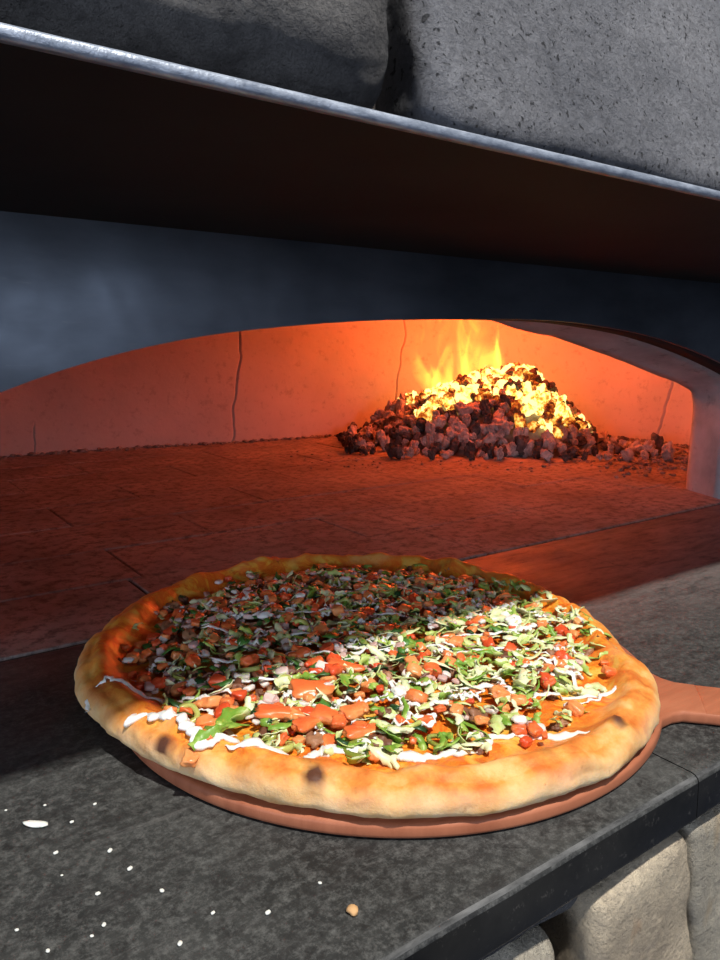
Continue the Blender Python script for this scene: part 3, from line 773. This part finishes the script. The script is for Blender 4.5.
for i, p in enumerate([(72, 823), (62, 876), (162, 892), (92, 937), (213, 914), (268, 914), (45, 806), (104, 926), (6, 811), (17, 931), (98, 895), (48, 952), (56, 854), (110, 852), (95, 805), (320, 884), (180, 945), (130, 870)]):
    if base is None: base = mobj('flour_crumb', g[0], g[1], MFLOUR); o = base
    else: o = base.copy(); COL.objects.link(o)
    s = random.uniform(0.55, 1.25); o.scale = (s*1.3, s, s); o.rotation_euler = (0, 0, random.random()*3); o.location = onz(p); o.location.z = 0.0009*s
    tag(o, 'tiny white flour crumb on the black ledge, front left of the pizza', 'crumb', 'white specks scattered on the ledge')

# ------------------------------------------------------------------ fire: ash bed, charcoal, embers, flame
U = Vector((0.81, -0.586)); Vv = Vector((0.586, 0.81)); FCN = Vector((1.685, 1.635))
def pile_h(u, v):
    # u along the picture's width, v away from the camera
    a = u/0.34 if u > 0 else u/0.42
    b = (v-0.02)/(0.27 if v > 0.02 else 0.34)
    d = a*a+b*b
    h = 0.20*max(0, 1-d)**0.9
    h *= 1-0.15*max(0, -u/0.4)+0.25*exp(-((u-0.10)/0.09)**2)
    return h+0.035*N((u*8, v*8, 1), 1, 2)*min(1, max(0, 1-d)*3)
def m_ash():
    M = Mat('ash', 0.95, spec=0.1)
    M.col(M.ramp(M.noise(14, 6, 0.7), [(0.3, (0.20, 0.17, 0.16)), (0.7, (0.50, 0.45, 0.43))])); M.bump(M.noise(60, 6, 0.8), 0.8, 0.006); return M.m
MASH = m_ash()
V = []; Fc = []; n = 90
for i in range(n):
    for j in range(n):
        u = -0.56+1.08*i/(n-1); v = -0.46+0.72*j/(n-1)
        h = pile_h(u, v)-0.03
        d = (u/0.52)**2+(v/0.42)**2
        skirt = 0.012*max(0, 1.0-d)*(1+N((u*12, v*12, 0), 1, 3))
        h = max(h, skirt-0.002)
        p = FCN+U*u+Vv*v; V.append((p.x, p.y, h))
for i in range(n-1):
    for j in range(n-1): Fc.append((i*n+j, (i+1)*n+j, (i+1)*n+j+1, i*n+j+1))
ash = mobj('ash_mound', V, Fc, MASH); tag(ash, 'grey ash mound under the heap of burning charcoal', 'ash', kind='stuff')
def m_coal(name, a, b):
    M = Mat(name, 0.9, spec=0.2)
    c = M.ramp(M.noise(28, 5, 0.7), [(0.35, a), (0.65, b)]); M.col(c); M.bump(M.noise(70, 5, 0.7), 0.8, 0.005); return M.m
MCOALD = m_coal('black_charcoal', (0.03, 0.026, 0.026), (0.17, 0.145, 0.14))
MCOALG = m_coal('ashen_charcoal', (0.26, 0.22, 0.21), (0.68, 0.62, 0.60))
def m_ember(name, strength, thr):
    M = Mat(name, 0.9, spec=0.1); M.col((0.10, 0.07, 0.06))
    f = M.noise(26, 4, 0.65)
    colr = M.ramp(f, [(thr-0.10, (0.25, 0.012, 0.0)), (thr, (1.0, 0.16, 0.01)), (thr+0.07, (1.0, 0.50, 0.06)), (thr+0.16, (1.0, 0.80, 0.26))])
    st = M.ramp(f, [(thr-0.14, 0.0), (thr-0.03, 0.25), (thr+0.10, 1.0)])
    M.link(colr, M.i['Emission Color']); M.link(M.math('MULTIPLY', st, strength), M.i['Emission Strength']); return M.m
MEMH = m_ember('white_hot_ember', 2.1, 0.37)
MEMR = m_ember('red_hot_ember', 1.3, 0.50)
tmpl = [ico(0.021, i+100, 3, 0.55, 1.3, (1.25, 0.9, 0.8), 0.45) for i in range(9)]
def lump_mesh(k, mat, name):
    me = bpy.data.meshes.new(name); me.from_pydata([tuple(v) for v in tmpl[k][0]], [], tmpl[k][1]); me.update(); me.materials.append(mat)
    return me
cache = {}
LUM = []
tries = 0
pts = []
while len(pts) < 620 and tries < 60000:
    tries += 1
    u = random.uniform(-0.46, 0.40); v = random.uniform(-0.38, 0.30)
    h = pile_h(u, v)
    if h < 0.012 and random.random() > 0.10: continue
    if h < 0.001 and (u/0.52)**2+((v+0.03)/0.42)**2 > 1: continue
    p = FCN+U*u+Vv*v
    if any((p.x-a)**2+(p.y-b)**2 < 0.019**2 for a, b, *_ in pts): continue
    pts.append((p.x, p.y, u, v, h))
camp = Vector((0, 0, CAMH))
for (x, y, u, v, h) in pts:
    facing = (h-0.0)*0.6 - v*0.35              # rank: what the camera sees best
    nz = N((x*7, y*7, 3), 1, 2)
    glow = h/0.215+0.25*max(0, v)/0.3+0.5*nz+0.22*(u > 0.05)*(h > 0.06)-0.10*(u < -0.25)
    if v > 0.16: glow += 0.2
    if glow > 0.66: kind = random.choice(('hot', 'hot', 'hot', 'hot', 'red', 'red', 'black'))
    elif glow > 0.52: kind = random.choice(('hot', 'red', 'red', 'black'))
    else: kind = 'grey' if random.random() < 0.62 else 'black'
    LUM.append((x, y, u, v, h, kind))
LUM.sort(key=lambda t: t[3]-0.9*t[4])          # front and high ones show largest
info = {
 'hot': (MEMH, 'glowing_ember', 'white-hot yellow ember glowing on the crest of the charcoal heap', 'ember', 'white-hot embers on the crest'),
 'red': (MEMR, 'glowing_ember', 'dark ember with orange-red glowing cracks just below the crest', 'ember', 'red-hot embers below the crest'),
 'grey': (MCOALG, 'charcoal_lump', 'grey ash-coated charcoal lump on the front of the heap', 'charcoal', 'ash-grey charcoal on the front of the heap'),
 'black': (MCOALD, 'charcoal_lump', 'black unburnt charcoal lump on the front of the heap', 'charcoal', 'black charcoal on the front of the heap')}
def place_lump(x, y, h, kind, s, deep=0.006):
    mat, nm, lab, cat, grp = info[kind]; k = random.randrange(len(tmpl))
    if (k, kind) not in cache: cache[(k, kind)] = lump_mesh(k, mat, nm)
    o = bpy.data.objects.new(nm, cache[(k, kind)]); COL.objects.link(o)
    rot = Euler((random.uniform(0, 6), random.uniform(0, 6), random.uniform(0, 6)))
    zmin = min((rot.to_matrix() @ (v*s)).z for v in tmpl[k][0])
    o.location = (x, y, max(h-deep, -zmin+0.0005)); o.rotation_euler = rot; o.scale = (s, s, s)
    return tag(o, lab, cat, grp)
def zone_lump(o, u, v, h, kind):
    side = 'left end' if u < -0.2 else 'middle' if u < 0.08 else 'right end'
    lvl = 'foot' if h < 0.035 else 'lower slope' if h < 0.10 else 'upper slope' if h < 0.16 else 'crest'
    if v > 0.12: lvl = 'back'
    d = {'hot': 'white-hot yellow ember', 'red': 'red-glowing dark ember', 'grey': 'grey ash-coated charcoal lump', 'black': 'black charcoal lump'}[kind]
    o['label'] = '%s at the %s of the heap, on its %s' % (d, side, lvl)
    o['group'] = '%s, %s, %s' % ({'hot': 'white-hot embers', 'red': 'red-hot embers', 'grey': 'ash-grey charcoal', 'black': 'black charcoal'}[kind], side, lvl)
cnt = 0; rest = {'hot': [], 'red': [], 'grey': [], 'black': []}
kc = {'ember': 0, 'charcoal': 0}
for (x, y, u, v, h, kind) in LUM:
    s = random.uniform(0.5, 1.0) if h > 0.02 else random.uniform(0.3, 0.8)
    c = info[kind][3]
    if kc[c] < 290: zone_lump(place_lump(x, y, h, kind, s), u, v, h, kind); kc[c] += 1
    else: rest[kind].append((x, y, h, s))
for kind, lst in rest.items():
    if not lst: continue
    V = []; Fc = []
    for (x, y, h, s) in lst:
        k = random.randrange(len(tmpl)); rm = Euler((random.uniform(0, 6), random.uniform(0, 6), 0)).to_matrix(); b0 = len(V)
        V += [rm @ (v*s)+Vector((x, y, h)) for v in tmpl[k][0]]; Fc += [tuple(b0+i for i in f) for f in tmpl[k][1]]
    o = mobj('embers' if kind in ('hot', 'red') else 'charcoal', V, Fc, info[kind][0], smooth=False)
    tag(o, 'mass of remaining %s at the back of the heap' % ('embers' if kind in ('hot', 'red') else 'charcoal'), 'ember' if kind in ('hot', 'red') else 'charcoal', kind='stuff')
# black lump standing off at the left end of the heap and pieces by the right wall
for (px, kind, s, lab) in (((360, 418), 'black', 1.15, 'black charcoal lump standing off at the left end of the heap'), ((352, 432), 'black', 0.8, 'small black charcoal piece lying at the foot of the left end of the heap'),
                           ((655, 449), 'black', 1.0, 'black charcoal piece beside the seam at the foot of the right wall'), ((667, 456), 'grey', 1.0, 'pale orange-lit clinker chunk at the foot of the right wall')):
    p = onz(px, 0.015); o = place_lump(p.x, p.y, 0.0, kind, s); o['label'] = lab
    if 'group' in o: del o['group']
# fine debris: one countless spread
V = []; Fc = []; T = []
deb = ico(0.004, 3, 1, 0.4, 1.3, (1.2, 1, .7))
def addd(x, y, s):
    rm = Euler((0, 0, random.uniform(0, 6))).to_matrix(); b0 = len(V); V.extend([rm @ (v*s)+Vector((x, y, 0.002*s)) for v in deb[0]]); Fc.extend([tuple(b0+i for i in f) for f in deb[1]])
for i in range(520):
    a = random.random(); s0 = L[s_of(-0.2, 2.0)]+(L[s_of(2.1, 1.1)]-L[s_of(-0.2, 2.0)])*a
    p, nn = at_s(s0); d = (cen-p).normalized(); q_ = p+d*(abs(random.gauss(0.008, 0.012))+0.004); addd(q_.x, q_.y, random.uniform(0.5, 1.8))
for i in range(520):
    p = Vector((random.gauss(1.88, 0.15), random.gauss(1.14, 0.14)))
    if p.x < 2.08 and p.y > 0.95: addd(p.x, p.y, random.uniform(0.4, 1.9))
for i in range(260):
    p = FCN+U*random.uniform(-0.6, 0.5)+Vv*random.uniform(-0.55, -0.2); addd(p.x, p.y, random.uniform(0.2, 0.9))
o = mobj('ash_debris', V, Fc, m_coal('debris', (0.12, 0.10, 0.095), (0.42, 0.37, 0.35)), smooth=False); tag(o, 'fine ash and clinker crumbs strewn on the hearth along the curved wall', 'ash debris', kind='stuff')

# flame: an emitting volume
def m_flame():
    m = bpy.data.materials.new('flame'); m.use_nodes = True; t = m.node_tree; t.nodes.clear()
    n = lambda ty, **k: (lambda x: ([setattr(x, a, b) for a, b in k.items()], x)[1])(t.nodes.new(ty))
    def mt(op, a, b=0.0, clamp=False):
        x = n('ShaderNodeMath', operation=op, use_clamp=clamp)
        for s, v in ((x.inputs[0], a), (x.inputs[1], b)):
            if isinstance(v, (int, float)): s.default_value = v
            else: t.links.new(v, s)
        return x.outputs[0]
    out = n('ShaderNodeOutputMaterial'); tc = n('ShaderNodeTexCoord'); mp = n('ShaderNodeMapping'); mp.inputs['Scale'].default_value = (13, 13, 4.5)
    t.links.new(tc.outputs['Object'], mp.inputs[0])
    nz = n('ShaderNodeTexNoise'); nz.inputs['Scale'].default_value = 1.0; nz.inputs['Detail'].default_value = 3; nz.inputs['Distortion'].default_value = 1.1
    t.links.new(mp.outputs[0], nz.inputs['Vector'])
    sp = n('ShaderNodeSeparateXYZ'); t.links.new(tc.outputs['Object'], sp.inputs[0])
    # elliptical falloff in the horizontal, fading with height
    ex = mt('DIVIDE', sp.outputs[0], 0.16); ey = mt('DIVIDE', sp.outputs[1], 0.09)
    rr = mt('ADD', mt('MULTIPLY', ex, ex), mt('MULTIPLY', ey, ey))
    hz = mt('MULTIPLY', sp.outputs[2], 1.0)
    base = mt('SUBTRACT', 1.0, rr)
    v = mt('ADD', mt('MULTIPLY', nz.outputs['Fac'], 2.6), mt('MULTIPLY', base, 0.55))
    v = mt('SUBTRACT', v, mt('ADD', 1.50, mt('MULTIPLY', hz, 0.9)))
    v = mt('MULTIPLY', v, 1.9, clamp=True)
    cr = n('ShaderNodeValToRGB'); r = cr.color_ramp; r.elements[0].position = 0.0; r.elements[0].color = (1, 0.12, 0.005, 1); r.elements[1].position = 0.7; r.elements[1].color = (1, 0.62, 0.06, 1)
    t.links.new(v, cr.inputs[0])
    em = n('ShaderNodeEmission'); t.links.new(cr.outputs[0], em.inputs[0]); t.links.new(mt('MULTIPLY', v, 30.0), em.inputs[1])
    t.links.new(em.outputs[0], out.inputs['Volume'])
    try: m.cycles.volume_step_rate = 0.5
    except Exception: pass
    return m
bm = bmesh.new(); bmesh.ops.create_uvsphere(bm, u_segments=32, v_segments=20, radius=1)
for v in bm.verts:
    t = (v.co.z+1)/2; w = 1-0.35*t
    v.co = Vector((v.co.x*0.17*w*1.1, v.co.y*0.10*w*1.1, (v.co.z+1)*0.19))
fl = bobj('flame', bm, m_flame(), smooth=True)
fb_ = FCN+U*(-0.10)+Vv*0.06; fl.location = (fb_.x, fb_.y, 0.12); fl.rotation_euler = (0, 0, atan2(U.y, U.x))
tag(fl, 'yellow-orange flames rising from the burning charcoal heap', 'flame', kind='stuff')
